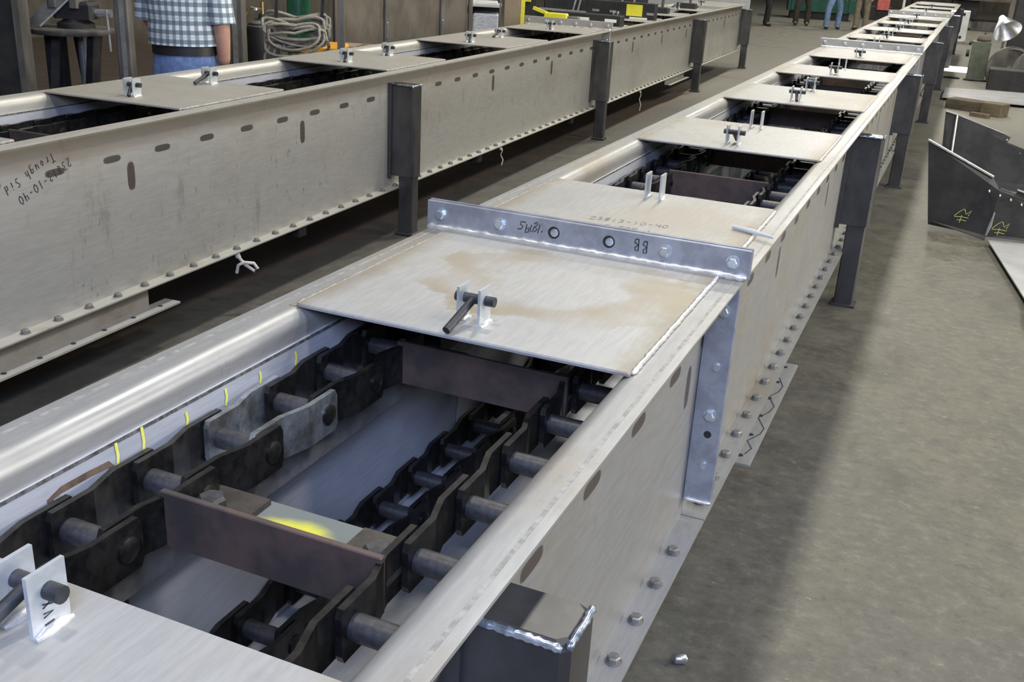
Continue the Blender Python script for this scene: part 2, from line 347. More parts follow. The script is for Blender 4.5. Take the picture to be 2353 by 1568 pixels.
def strokes(lines, o, ex, ey, w, mat, parent, name='marker_writing'):
    """flat ribbons following polylines given in surface coordinates (ex, ey) from o"""
    o, ex, ey = Vector(o), Vector(ex), Vector(ey); nz = ex.cross(ey).normalized(); b = MB()
    for ln in lines:
        pts = [o+ex*p[0]+ey*p[1] for p in ln]; vs = []
        for i, p in enumerate(pts):
            d = (pts[min(i+1, len(pts)-1)]-pts[max(i-1, 0)])
            if d.length < 1e-7: d = ex
            q = nz.cross(d.normalized())*w/2
            vs += [p-q, p+q, p+q+nz*.0006, p-q+nz*.0006]
        b.rings([vs[4*i:4*i+4] for i in range(len(pts))], True)
    return b.build(name, mat, parent)
def letter(text, o, ex, ey, h, adv, w, parent, mat=None):
    ex, ey = Vector(ex).normalized(), Vector(ey).normalized(); ls = []
    for i, ch in enumerate(text):
        for st in GL[ch]: ls.append([(i*adv+p[0]*h*.8, p[1]*h) for p in st])
    return strokes(ls, o, ex, ey, w, mat or M['ink'], parent)

# ------------------------------------------------------------------ conveyor section
def channel_profile(s):
    """outward-facing bent channel: web, rolled top lip, bottom flange; s = side"""
    t = .006; pts = [(.412, .282), (.412, .288), (.348, .288), (.348, .935)]
    for k in range(1, 6):
        a = math.pi/10*k; pts.append((.373-.025*math.cos(a), .939+.025*math.sin(a)))
    pts = [(.412, .288), (.348, .288)]+[(.348, .935)]+[(.374-.026*math.cos(math.pi/12*k), .938+.026*math.sin(math.pi/12*k)) for k in range(1, 7)]+[(.43, .964)]
    pts += [(.43, .97)]+[(.374-.034*math.sin(math.pi/16*k), .936+.034*math.cos(math.pi/16*k)) for k in range(0, 9)]+[(.340, .282), (.412, .282)]
    return [(x*s, z) for x, z in pts]
def section(root, y0, y1, covers, sheetm, webm, coverm, bolts=True, strip=True, weldm='weld'):
    g = .003
    for s in (-1, 1):
        p = channel_profile(s)
        side = MB().rings([[(x, y0+g, z) for x, z in p], [(x, y1-g, z) for x, z in p]]).build('side_channel', webm, root, 35)
        if strip:
            MB().box(min(s*.412, s*.405), max(s*.412, s*.405), y0+.02, y1-.02, .9695, .9706).build('edge_seam', M['seam'], side)
        if bolts and s > 0:
            n = int((y1-y0-.1)/.158)
            for k in range(n): put('bolt', BOLTD, side, (.378, y0+.09+k*.158, .288), (0, 0, random.random()))
        MB().box(min(s*.340, s*.3345), max(s*.340, s*.3345), y0+.008, y1-.008, .295, .911).build('liner_plate', M['liner'], root)
        MB().box(min(s*.3345, s*.3333), max(s*.3345, s*.3333), y0+.008, y1-.008, .9045, .911).build('liner_seam', M['seam2'], root)
        MB().box(min(s*.3345, s*.255), max(s*.3345, s*.255), y0+.008, y1-.008, .764, .772).build('chain_shelf', M['liner'], root)
        MB().box(min(s*.255, s*.245), max(s*.255, s*.245), y0+.008, y1-.008, .690, .772).build('wear_rail', M['wear'], root)
    MB().box(-.340, .340, y0+g, y1-g, .282, .288).build('bottom_pan', M['liner'], root)
    out = []
    for (a, b, lugs) in covers:
        cm = coverm
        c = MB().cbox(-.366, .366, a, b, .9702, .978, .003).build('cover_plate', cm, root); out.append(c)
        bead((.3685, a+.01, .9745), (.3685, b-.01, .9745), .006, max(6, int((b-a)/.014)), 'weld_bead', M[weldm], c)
        MB().box(-.384, -.367, a, b, .9701, .9712).build('edge_stain_shade', M['tan'], c)  # tan strip paints rust stain and groove shadow along the cover's left edge
        bead((-.3685, a+.01, .9735), (-.3685, b-.01, .9735), .005, max(6, int((b-a)/.02)), 'weld_bead', M['seam'], c)
        for (ly, pin) in lugs:
            for lx in (-.0235, .0235):
                put('lug', LUG, c, (lx, ly, .978)); put('lug_weld', LUGW, c, (lx+.0055, ly, .979))
            if pin: put('locking_pin', pin, c, (0, ly, .978))
    return out
def joint(root, y, mat, holes=(2, 3), vert=True):
    """pair of bolted angles across the top and down the side where two sections meet"""
    xs = (-.405, -.262, -.13, .005, .138, .30, .40)
    fl = MB().cbox(-.44, .44, y-.012, y-.004, .971, 1.046, .002).build('end_flange', mat, root)
    MB().cbox(-.44, .44, y+.004, y+.010, .971, 1.048, .002).build('end_flange', mat, root)
    bead((-.435, y-.016, .975), (.435, y-.016, .977), .0115, 64, 'weld_bead', M['weld'], fl)
    for i, bx in enumerate((-.398, -.222, -.070, .080, .228, .397)):
        if i in holes:
            put('bolt_hole', STUD, fl, (bx, y-.012, 1.012), (math.pi/2, 0, 0)); put('bolt_end', HOLE2, fl, (bx+.003, y-.0135, 1.013), (math.pi/2, 0, 0))
        else: put('bolt', BOLT, fl, (bx, y-.012, 1.012), (math.pi/2, 0, 0))
    if vert:
        va = MB().cbox(.349, .424, y-.012, y-.003, .345, .958, .002).build('splice_angle', mat, root)
        MB().cbox(.349, .424, y+.003, y+.012, .345, .958, .002).build('splice_angle', mat, root)
        bead((.352, y-.014, .348), (.424, y-.014, .348), .007, 8, 'weld_bead', M['weld'], va)
        for z, k in ((.885, 0), (.735, 1), (.60, 0), (.545, 2), (.455, 1)):
            put(('bolt', 'bolt_end', 'bolt_hole')[k], (BOLT, HOLE2, HOLE)[k], va, (.392, y-.012, z), (math.pi/2, 0, 0))
    return fl
HOLE2 = lathemesh('bolt_end', [(.0105, 0), (.0105, .005), (.008, .006)], M['bolt'])
def leg(root, y, zb=.37, x0=.352, x1=.515, dy=.052):
    l = MB().cbox(x0, x1, y-dy, y+dy, zb, .897, .012).build('support_leg', M['mill'], root)
    bead((x0+.01, y-dy-.002, .897), (x1-.008, y-dy-.002, .894), .007, 22, 'weld_bead', M['millweld'], l)
    bead((x1-.002, y-dy+.004, .894), (x1-.002, y+dy-.004, .894), .006, 14, 'weld_bead', M['millweld'], l)
    MB().cbox(x0+.055, x1-.012, y-dy+.02, y+dy-.004, .012, zb+.05, .006).build('lower_leg', M['mill'], l)
    MB().cbox(x0+.04, x1+.004, y-dy+.004, y+dy+.012, 0, .013, .003).build('foot_plate', M['mill'], l)
    MB().box(x0-.02, x0+.02, y-dy-.012, y-dy-.004, zb-.02, .90).build('mounting_plate', M['mill'], l)
    return l

# near conveyor ---------------------------------------------------------------
secs = []
specA = [(-.55, 2.42, [(-.5, .74, [(.667, PIN_N)]), (1.69, 2.40, [(1.785, PIN_N)])], 'near conveyor section with open bay showing chain and rusty flight', [1.05]),
         (2.42, 9.9, [(2.44, 3.18, [(3.10, None)]), (4.12, 4.83, [(4.24, PIN_F), (4.73, None)]), (5.70, 6.47, [(5.83, PIN_S), (6.35, PIN_F)]), (7.29, 7.95, [(7.42, PIN_F), (7.85, None)]), (8.80, 9.87, [(8.95, PIN_F)])], 'long middle conveyor section with five covers beyond the bolted flange lettered BB', [5.46, 8.85]),
         (9.9, 17.1, [(9.93, 10.5, [(10.4, None)]), (11.35, 12.05, [(11.45, PIN_F), (11.95, None)]), (12.95, 13.65, [(13.05, PIN_F), (13.55, None)]), (14.55, 15.25, [(14.65, PIN_F), (15.15, None)]), (16.3, 17.07, [(16.4, PIN_F)])], 'far conveyor section on the right, past the second bolted flange', [12.9, 16.6]),
         (17.1, 24.3, [(17.13, 18.2, []), (18.9, 19.9, [(19.0, PIN_F)]), (20.8, 21.7, [(20.9, PIN_F)]), (22.6, 24.3, [])], 'furthest conveyor section on the right, its tail end near the back', [20.5, 23.8])]
for i, (y0, y1, cv, lab, legs) in enumerate(specA):
    r = thing('conveyor_section', lab, 'conveyor', group='sections of the right-hand conveyor'); secs.append(r)
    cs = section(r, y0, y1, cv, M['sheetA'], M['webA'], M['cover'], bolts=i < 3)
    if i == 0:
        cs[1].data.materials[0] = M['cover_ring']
        c0 = cs[0]
        letter('IVX', (.0265, .670, .985), (0, 0, 1), (0, -1, 0), .013, .012, .0016, c0)
        for mm in ((1.13, .05), (1.19, .055), (1.30, .03), (1.41, .035), (1.515, .03), (1.635, .03), (.80, .04)):
            strokes([[(0, 0), (.004, mm[1]*.5), (.001, mm[1])]], (-.3330, mm[0], .872-mm[1]*.3), (0, 1, 0), (0, 0, 1), .006, M['yellow_paint'], r, 'paint_mark')
        hm = [[(0, -.06), (-.004, .0), (.02, .006), (.075, .006), (.118, .004), (.124, -.004), (.124, -.055)]]
        strokes([[(a_, b_) for a_, b_ in hm[0]]], (-.3343, .995, .872), (0, 1, 0), (0, 0, 1), .012, M['tint'], r, 'heat_mark')
        strokes([[(0, 0), (.004, -.06), (-.002, -.13), (.004, -.2), (.002, -.28)]], (-.3343, 1.12, .74), (0, 1, 0), (0, 0, 1), .016, M['tint'], r, 'heat_mark')
        strokes([[(0, 0), (.05, -.012), (.1, .004), (.12, .02)]], (-.3343, 1.06, .74), (0, 1, 0), (0, 0, 1), .008, M['tint'], r, 'heat_mark')
    if i == 1:
        f = joint(r, y0, M['flange'])
        letter('B', (.182, y0-.0122, 1.028), (-1, 0, 0), (0, 0, -1), .030, .022, .003, f); letter('B', (.160, y0-.0122, 1.031), (-1, 0, 0), (0, 0, -1), .030, .022, .003, f)
        sk = [[(.046,.050),(.018,.050),(.014,.040),(.030,.034),(.022,.024),(0,.022)], [(.052,.044),(.044,.012),(.060,.016),(.066,.034),(.052,.028)], [(.078,.044),(.070,.020),(.086,.022),(.094,.040)],
              [(.092,.050),(.108,.056),(.112,.048),(.098,.040),(.110,.030),(.094,.020)], [(.126,.050),(.114,.018)], [(.140,.030),(.134,.022)]]
        strokes([[(p*.5, q*.75) for p, q in ln] for ln in sk], (-.172, y0-.0122, .990), (1, 0, 0), (0, 0, 1), .0026, M['ink'], f)
        c2 = cs[0]
        letter('23813-10-40', (-.085, 2.725, .9782), (1, .12, 0), (-.12, 1, 0), .035, .021, .0028, c2, M['faint'])
        letter('E TOP 1', (-.02, 2.655, .9782), (1, .15, 0), (-.15, 1, 0), .035, .020, .0028, c2, M['faint'])
    elif i in (2, 3): joint(r, y0, M['sheetA'], ())
    for ly in legs: leg(r, ly, .44)
# discharge flange under the middle section
r = secs[1]
d = MB().box(.352, .440, 2.93, 3.87, .214, .221).build('discharge_flange', M['sheetA'], r)
MB().box(.352, .358, 2.93, 3.87, .221, .282).build('discharge_web', M['sheetA'], r)
for k in range(6): put('bolt_hole', HOLE, d, (.398, 2.985+k*.167, .221))
strokes([[(.0, 0), (.012, .05), (-.012, .10), (.016, .17), (.02, .22), (-.015, .30), (.010, .36), (.018, .42), (-.014, .50), (.008, .56), (.014, .62), (-.012, .70)]], (.410, 3.0, .2212), (1, 0, 0), (0, 1, 0), .0035, M['ink'], d)

# chains ------------------------------------------------------------------------
P = .18
def link_side(s):
    b = MB(); t = .011; w0, w1 = .050, .066; ys = [-.032, -.026, .055, .115, .150, .205, .212]; ws = [w0, w0, w0, w1, w1, w1, w1]
    h = [.030, .043, .043, .043, .043, .043, .030]
    rs = []
    for y, w, hh in zip(ys, ws, h):
        a, c = s*(w-t/2), s*(w+t/2); rs.append([(a, y, -hh), (c, y, -hh), (c, y, hh), (a, y, hh)])
    return b.rings(rs)
lk = MB()
for s in (-1, 1):
    q = link_side(s); lk.add(q.v, q.f)
LINK = lk.mesh('chain_link'); LINK.materials.append(M['chain'])
bm_ = MB().cyl((-.047, 0, 0), (.047, 0, 0), .020, 18); BARREL = bm_.mesh('barrel', 40); BARREL.materials.append(M['barrel'])
pm = MB().cyl((-.073, 0, 0), (.073, 0, 0), .013, 12)
for s in (-1, 1): pm.tube([(s*.0700, 0, 0), (s*.0755, 0, 0), (s*.0785, 0, 0)], [.021, .021, .014], 14)
PINM = pm.mesh('link_pin', 40); PINM.materials.append(M['chain'])
LINKB = LINK.copy(); LINKB.materials[0] = M['chain_bright']
def strand(root, xc, z, y0, n, mirror=1, detail=True, bright=None):
    for k in range(n):
        l = put('chain_link', LINK, root, (xc, y0+k*P, z))
        if bright is not None and k == bright: l.data = LINKB
        put('barrel', BARREL, l)
        if detail: put('link_pin', PINM, l, (0, P, 0))
def flight(root, y, z, paint=False):
    f = MB().cbox(-.2, .2, y-.006, y+.006, z-.045, z+.052, .002).build('flight_bar', M['flight'], root)
    mat = M['plate']
    if paint:
        t = NT('flight_web_yellow_spray'); x, yy, zz = t.sep()
        dx = t.math('DIVIDE', t.math('SUBTRACT', x, -.01), .085); dy = t.math('DIVIDE', t.math('SUBTRACT', yy, y+.055), .06)
        dd = t.math('ADD', t.math('ADD', t.math('MULTIPLY', dx, dx), t.math('MULTIPLY', dy, dy)), t.math('MULTIPLY', t.math('SUBTRACT', t.noise(12, 3, .6), .5), 1.0))
        mat = t.done(t.mix(t.ramp(dd, .15, 1.2), (.66, .64, .05), (.15, .165, .155)), .5, .2)
    MB().box(-.19, .19, y+.006, y+.140, z-.020, z-.012).build('flight_web', mat, f)
    for s in (-1, 1):
        a, b = sorted((s*.196, s*.09)); MB().box(a, b, y+.010, y+.130, z-.012, z-.002).build('attachment_tab', M['tab'], f)
        put('bolt', BOLTBIG, f, (s*.155, y+.062, z-.002), (0, 0, .3))
zU, zL = .829, .372
cu = thing('drag_chain', 'oily black drag chain, upper run, in the open bays of the right-hand conveyor', 'chain')
for s in (-1, 1): strand(cu, s*.2555, zU, -.45, 98, bright=10 if s < 0 else None)
for k, yy in enumerate((1.085, 1.83, 2.55, 3.27, 4.04, 4.76, 5.48, 6.2, 6.92, 7.64, 8.36, 9.1, 10.7, 12.3, 14.0, 15.7)): flight(cu, yy, zU, k == 0)
cl = thing('drag_chain', 'oily black drag chain, lower return run, on the pan of the right-hand conveyor', 'chain')
for s in (-1, 1): strand(cl, s*.2555, zL, -.4, 56)

# far conveyor ------------------------------------------------------------------
BX, BY = -2.4066, -.0331
secB = []
specB = [(1.6, 9.5, [(1.65, 2.55, []), (3.42, 4.19, [(3.56, PIN_S), (4.10, PIN_N)]), (5.24, 6.02, [(5.40, PIN_S), (5.92, PIN_S)]), (7.06, 7.94, [(7.22, PIN_S), (7.80, PIN_N)]), (8.84, 9.48, [(9.0, PIN_S)])], 'left-hand conveyor section with handwritten number upside down on its side', [5.34, 9.28]),
         (9.5, 17.0, [(9.52, 10.3, []), (11.0, 11.7, [(11.1, PIN_S)]), (12.4, 13.1, [(12.5, PIN_S)]), (13.9, 14.6, [(14.0, PIN_S)]), (15.4, 16.95, [(15.5, PIN_S)])], 'far left-hand conveyor section ending beside the pale board, tools lying on it', [13.5, 17.0])]
for i, (y0, y1, cv, lab, legs) in enumerate(specB):
    r = thing('conveyor_section', lab, 'conveyor', (BX, 0, .006), -BY, 'sections of the left-hand conveyor'); secB.append(r)
    section(r, y0, y1, cv, M['sheetB'], M['webB'], M['coverB'], weldm='seam')
    if i == 0:
        e = Vector((0, -.268, -.100)).normalized(); up = Vector((0, e.z, -e.y)); up = Vector((0, .35, -.93))
        letter('23813-10-40', (.3485, 2.800, .872), (0, -.93, -.37), (0, .37, -.93), .034, .0255, .0036, r)
        letter('Trough Sid', (.3485, 2.725, .902), (0, -.93, -.34), (0, .34, -.93), .034, .0255, .0036, r)
    else: joint(r, y0, M['coverB'], (), True)
    for ly in legs: leg(r, ly, .36)
r = secB[0]
d = MB().box(.352, .432, 1.7, 3.26, .176, .184).build('discharge_flange', M['sheetB'], r)
MB().box(.352, .358, 1.7, 3.15, .184, .282).build('discharge_web', M['tan'], r)
for k in range(9): put('bolt_hole', HOLE, d, (.400, 3.17-k*.165, .184))
for yy in (4.25, 6.55, 8.6): MB().cbox(.30, .395, yy, yy+.07, .225, .281, .006).build('hanger_block', M['black'], r)
r = secB[1]
MB().box(.352, .43, 12.2, 13.2, .20, .207).build('discharge_flange', M['sheetB'], r)
MB().box(.352, .358, 12.2, 13.2, .207, .282).build('discharge_web', M['sheetB'], r)
cb = thing('drag_chain', 'black drag chain inside the left-hand conveyor', 'chain', (BX, 0, .006), -BY)
for s in (-1, 1): strand(cb, s*.2555, zU, 1.7, 80)
for yy in (3.05, 4.65, 6.35, 8.15, 10.6, 12.0): flight(cb, yy, zU)

# loose bits on and under the conveyors
tag(MB().tube([(.302, 2.858, .985), (.365, 2.832, .986), (.427, 2.807, .985)], [.004, .0055, .003], 8, flat=1.4).build('filler_rod', M['white'], None, 60), 'thin white stick lying across the edge of the lettered cover', 'stick')
tag(MB().tube([(.425, 2.172, .0135), (.428, 2.175, .0135), (.452, 2.186, .0135), (.455, 2.188, .0135)], [.011, .0135, .0135, .011], 14).build('steel_pin', M['chrome'], None, 40), 'short shiny steel pin lying on the floor at the bottom edge', 'pin')
def bpt(x, y, z): 
    c, s_ = math.cos(-BY), math.sin(-BY); return Vector((BX+x*c-y*s_, x*s_+y*c, z+.006))
for k, (y, ln, lab) in enumerate(((3.72, .10, 'looped twine tied under the left-hand conveyor, nearest the camera'), (6.95, .14, 'frayed twine hanging under the left-hand conveyor between its first two legs'), (10.9, .22, 'long twine end hanging under the left-hand conveyor beyond its second leg'))):
    o = bpt(.40, y, .28); rt = thing('twine', lab, 'twine', o, .3)
    if k == 0: pts = [(0,0,0),(.01,0,-.03),(.03,.01,-.06),(.07,.02,-.09),(.085,.02,-.075),(.07,.015,-.05),(.03,0,-.045),(.0,0,-.06),(-.01,0,-.10)]
    else: pts = [(0,0,0),(.012,0,-ln*.25),(.0,.005,-ln*.45),(.02,0,-ln*.7),(.012,0,-ln)]
    MB().tube(pts, .008 if k == 0 else .0045, 7).build('strand', M['twine'], rt, 60)
    MB().tube([(-.012,0,-.002),(0,0,-.018),(.012,0,-.03)], [.006,.013,.006], 8).build('knot', M['twine'], rt, 60)

# ------------------------------------------------------------------ floor clutter on the right
def plate_poly(name, poly, mat, parent, n, t):
    b = MB(); n = Vector(n).normalized(); a = [Vector(p) for p in poly]
    b.rings([a, [p+n*t for p in a]]); return b.build(name, mat, parent)
h = thing('hopper_half', 'black folded hopper plate with yellow chalk marks standing on the floor', 'hopper', (.776, 7.53, 0))
# front shell: left wing leaning, folded at the bottom
A0 = [(0,0,.0), (.03,.02,.115), (-.075,.40,.47), (-.12,.52,.60), (.33,.38,.46), (.365,-.11,.03)]
plate_poly('left_wing', [(.0,.0,.03),(-.105,.10,.585),(.345,.02,.40),(.40,-.06,.33),(.372,-.085,.02)], M['hopper'], h, (-.2,1,.2), .008)
plate_poly('right_wing', [(.372,-.085,.02),(.40,-.06,.33),(.40,-.055,.35),(.50,-.02,.318),(.505,-.02,.345),(.62,.02,.315),(1.15,.12,.12),(1.15,.06,.0)], M['hopper'], h, (.15,1,.2), .008)
MB().beam((-.107,.098,.590), (.345,.018,.405), .030, .010).build('top_lip', M['edge'], h)
MB().beam((.505,-.024,.347), (.80,.045,.265), .022, .008).build('top_lip', M['edge'], h)
plate_poly('bottom_lip', [(.0,-.0,.03),(.372,-.085,.022),(.372,-.12,.002),(.02,-.02,.055)], M['hopper'], h, (0,.2,1), .006)
MB().tube([(.372,-.094,.03),(.385,-.088,.10),(.395,-.078,.19)], [.007,.012,.004], 8).build('weld_bead', M['grey'], h, 60)
for (px, pz) in ((.335,.325),(.405,.305),(.475,.285),(.545,.262)): MB().cyl((px,-.083+px*.02-.02,pz), (px,-.05,pz), .005, 10).build('rivet_hole', M['white'], h)
chk = [[(0,.02),(.03,.055),(.055,.075),(.07,.04),(.06,.07)], [(.07,.04),(.10,.07),(.085,.03)], [(.0,.015),(.05,.02),(.09,.018)], [(.02,-.005),(.045,.0),(.08,-.003)], [(.045,.03),(.04,-.02)]]
for (ox, oy, oz) in ((.155,-.052,.105),(.40,-.103,.065)):
    strokes(chk, (ox, oy, oz), (1,-.12,0), (0,.14,1), .0035, M['chalk'], h, 'chalk_mark')
h2 = thing('hopper_half', 'dark green-black hopper half with stepped notched edge behind the chalked one', 'hopper', (.80, 9.2, 0))
plate_poly('side_wing', [(-.02,.0,.0),(-.075,.02,.60),(.015,.04,.575),(.045,.0,.02)], M['hopper'], h2, (-.1,1,.1), .008)
plate_poly('back_plate', [(.045,.0,.02),(.015,.04,.575),(.40,.10,.455),(.45,.10,.435),(.43,.09,.395),(.585,.11,.345),(.615,.11,.395),(.80,.14,.345),(1.3,.2,.25),(1.3,.15,.0)], M['hopper'], h2, (.1,1,.1), .008)
MB().beam((-.078,.02,.603), (.018,.04,.580), .03, .010).build('top_lip', M['edge'], h2)
MB().beam((.018,.045,.578), (.40,.104,.459), .012, .006).build('cut_edge', M['edge'], h2)
MB().beam((.016,.035,.575), (.045,-.006,.05), .012, .012).build('fold_edge', M['edge'], h2)
for (px, pz) in ((.425,.415),(.40,.365),(.445,.348),(.49,.332),(.54,.318),(.60,.375),(.575,.335)): MB().cyl((px,.075+px*.03,pz), (px,.1+px*.03,pz), .006, 10).build('rivet_hole', M['white'], h2)
pl = thing('ground_sheet', 'grey steel sheet lying on the floor at the right edge below the hoppers', 'sheet', (1.16, 7.28, 0))
MB().prism([(0,0),(1.6,.30),(1.6,-3.2),(.36,-2.6),(.31,-2.0),(.20,-1.35)], (0,0,.03), (1,0,0), (0,1,0), (0,0,1), .008).build('sheet', M['plate'], pl)
MB().box(.24, .34, -1.75, -1.5, .0, .03).build('packer', M['black'], pl)
MB().box(.05, 1.5, -.12, -.04, .0, .03).build('packer', M['black'], pl)
MB().cbox(.215, .42, -1.62, -1.30, .038, .10, .006).build('clip_bracket', M['mill'], pl)
tag(MB().prism([(0,0),(3.0,.05),(3.0,1.95),(.0,1.25)], (.57, 15.35, .035), (1,0,0), (0,1,0), (0,0,1), .015).build('steel_sheet', M['plate']), 'large pale steel sheet lying flat on the floor behind the timber blocks', 'sheet')
for (x0, x1, y0, y1, lab) in ((.62, .74, 15.5, 16.8, 'thin dark packer under the pale steel sheet, left end'), (2.2, 2.35, 15.5, 17.2, 'thin dark packer under the pale steel sheet, right end')):
    tag(MB().cbox(x0, x1, y0, y1, 0, .034, .004).build('packer', M['black']), lab, 'packer')
def block(loc, rz, sx, sy, sz, mat, lab):
    o = thing('timber_block', lab, 'timber', loc, rz, 'timber blocks on the floor')
    MB().cbox(-sx/2, sx/2, -sy/2, sy/2, 0, sz, .008).build('block', mat, o)
    MB().box(-sx/2-.002, -sx/2+.004, -sy/2+.01, sy/2-.01, .01, sz-.012).build('end_grain', M['wood'], o)
    MB().box(sx/2-.004, sx/2+.002, -sy/2+.01, sy/2-.01, .01, sz-.012).build('end_grain', M['wood'], o)
block((.92, 14.55, 0), -.38, .50, .26, .13, M['dkwood'], 'dark grimy timber block on the floor in front of the pale steel sheet')
block((1.22, 14.22, 0), -.45, .26, .22, .16, M['wood'], 'short pale timber block beside the dark grimy one')
block((1.06, 13.95, 0), -.5, .24, .07, .05, M['wood'], 'thin timber offcut lying in front of the timber blocks')

# ------------------------------------------------------------------ machine at the right
m = thing('turning_rolls', 'olive green turning-roll stand with two large discs and dark base', 'machine', (.95, 18.8, 0))
MB().cbox(-.14, .14, -.1, .12, .0, .60, .01).build('pedestal', M['olive'], m)
MB().lathe([(.10,.0),(.11,.03),(.09,.07),(.05,.10),(.015,.105),(.015,.14),(.0,.14)], (.02, 0, .60)).build('cap', M['brownpanel'], m, 40)
MB().cyl((-.16,-.02,.40), (-.21,-.02,.40), .055, 16).build('hand_knob', M['black'], m, 40)
MB().cyl((-.15,-.02,.55), (-.19,-.02,.57), .03, 12).build('lever_boss', M['black'], m, 40)
for (bx, by, rr) in ((.46, -.35, .36), (.80, -.75, .36)):
    d_ = MB().tube([(bx+.02, by-.03, .22), (bx, by+.03, .22)], rr, 44).build('disc', M['post'], m, 40)
    MB().cyl((bx+.03, by-.07, .22), (bx, by+.05, .22), .07, 16).build('hub', M['grey'], d_, 40)
    MB().tube([(bx+.023+rr*.9*math.cos(q*math.pi/12), by-.045, .22+rr*.9*math.sin(q*math.pi/12)) for q in range(25)], .015, 8).build('rim', M['post'], d_, 60)
MB().cbox(.17, 1.7, -1.42, -.95, .0, .30, .01).build('base', M['black'], m)
for (px, py) in ((-.35, -.22), (-.05, -.32), (.12, -.28)):
    MB().tube([(px-.12, py, .015), (px, py-.04, .022), (px+.12, py-.02, .015)], [.012, .02, .012], 8).build('loose_cable', M['black'], m, 60)
l = thing('lamp_shade', 'tilted bright metal bell shade behind the olive machine', 'lamp', (1.28, 20.3, 0))
MB().cyl((.05, .1, 0), (.05, .1, .55), .02, 10).build('stem', M['grey'], l)
sh = MB(); rs = []
for k, (rr, d_) in enumerate(((.05, 0), (.07, .06), (.16, .20), (.24, .34), (.235, .34), (.15, .20), (.06, .06))):
    ax = Vector((.35, -.55, -.55)).normalized(); u_ = ax.orthogonal().normalized(); w_ = ax.cross(u_); c_ = Vector((-.10, .25, .92))+ax*d_
    rs.append([c_+(u_*math.cos(2*math.pi*q/24)+w_*math.sin(2*math.pi*q/24))*rr for q in range(24)])
sh.rings(rs); sh.build('bell', M['chrome'], l, 40)
c = thing('black_cabinet', 'tall black cabinet at the upper right corner', 'cabinet', (1.62, 20.8, 0))
MB().cbox(-.24, 1.4, 0, .9, 0, 2.6, .02).build('carcass', M['black'], c)
MB().cbox(-.22, .50, -.02, .0, .1, 2.5, .006).build('cabinet_door', M['black'], c); MB().cbox(.52, 1.38, -.02, .0, .1, 2.5, .006).build('cabinet_door', M['black'], c)
MB().cbox(-.33, -.24, .05, .6, 0, 2.6, .01).build('side_pillar', M['brownpanel'], c)
w = thing('white_machine_case', 'pale grey upright equipment case with dark feet beyond the conveyor legs', 'case', (.42, 27.6, 0))
MB().cbox(-.20, .20, -.16, .16, .06, .74, .015).build('case', M['white'], w)
for px in (-.08, .07):
    MB().cyl((px, -.165, .66), (px, -.158, .66), .035, 12).build('port', M['black'], w); MB().cyl((px, -.165, .14), (px, -.158, .14), .035, 12).build('port', M['black'], w)
MB().cbox(-.24, .16, -.2, .2, 0, .06, .01).build('plinth', M['grey'], w)
t_ = thing('work_table', 'brown and dark work table at the top right, behind the pale case', 'table', (.95, 34, 0))
MB().cbox(-1.0, 1.2, -.6, .6, .82, .9, .01).build('table_top', M['brownpanel'], t_)
for px in (-.85, 1.05):
    for py in (-.45, .45): MB().cbox(px-.05, px+.05, py-.05, py+.05, 0, .82, .005).build('leg', M['black'], t_)
MB().cbox(-.95, -.2, -.4, .4, .35, .80, .01).build('drawer_box', M['black'], t_)
MB().cbox(-.3, .5, -.1, .4, .0, .25, .01).build('stored_bar', M['post'], t_)

# ------------------------------------------------------------------ far middle
wp = thing('pale_board', 'tall pale grey board standing behind the end of the left-hand conveyor', 'board', (-6.95, 27.0, 0), .12)
for k in range(3): MB().cbox(-1.6+k*1.35, -.26+k*1.35, 0, .05, .02, 2.5, .01).build('panel', M['wallgrey'], wp)
MB().box(-1.6, 2.44, -.03, .08, 0, .06).build('base_rail', M['post'], wp)
g_ = thing('green_skip', 'dark green steel bin behind the standing people', 'bin', (-3.5, 33.5, 0), .2)
MB().cbox(-1.1, .85, -.5, .5, .22, 1.5, .02).build('body', M['dkgreen'], g_)
for k in range(4): MB().cbox(-1.0+k*.55, -.92+k*.55, -.54, -.5, .25, 1.45, .005).build('rib', M['dkgreen'], g_)
MB().cbox(-1.0, .7, -.45, .45, .0, .22, .01).build('skid', M['black'], g_)
rm = thing('red_machine', 'small red and black machine standing beyond the right-hand conveyor', 'machine', (-2.05, 35.5, 0))
MB().cbox(-.35, .35, -.3, .3, .0, .42, .02).build('base', M['black'], rm)
MB().cbox(-.10, .26, -.36, -.05, .32, .66, .02).build('red_cover', M['red'], rm)
MB().tube([(-.45, -.3, .05), (-.6, -.35, .5), (-.5, -.3, .9)], .05, 8).build('arm', M['black'], rm, 60)
wpole = thing('white_pole', 'thin white pole rising behind the far end of the right-hand conveyor', 'pole', (-1.05, 30.0, 0))
MB().cyl((0, 0, 0), (0, 0, 1.9), .035, 10).build('pole', M['white'], wpole, 40); MB().lathe([(.12, 0), (.12, .02), (.05, .03)], n=14).build('foot', M['white'], wpole)
db = thing('work_bench', 'dark workbench with stock on it at the very far end', 'bench', (-.6, 40, 0))
MB().cbox(-3.0, 3.4, -.5, .5, .7, .85, .01).build('bench_top', M['post'], db)
for px in (-2.8, -.9, 1.1, 3.2): MB().cbox(px-.08, px+.08, -.4, .4, 0, .7, .01).build('leg', M['black'], db)
MB().cbox(-2.6, -1.2, -.3, .3, .85, 1.5, .02).build('stock', M['brownpanel'], db); MB().cbox(.2, 1.9, -.3, .3, .85, 1.4, .02).build('stock', M['post'], db)

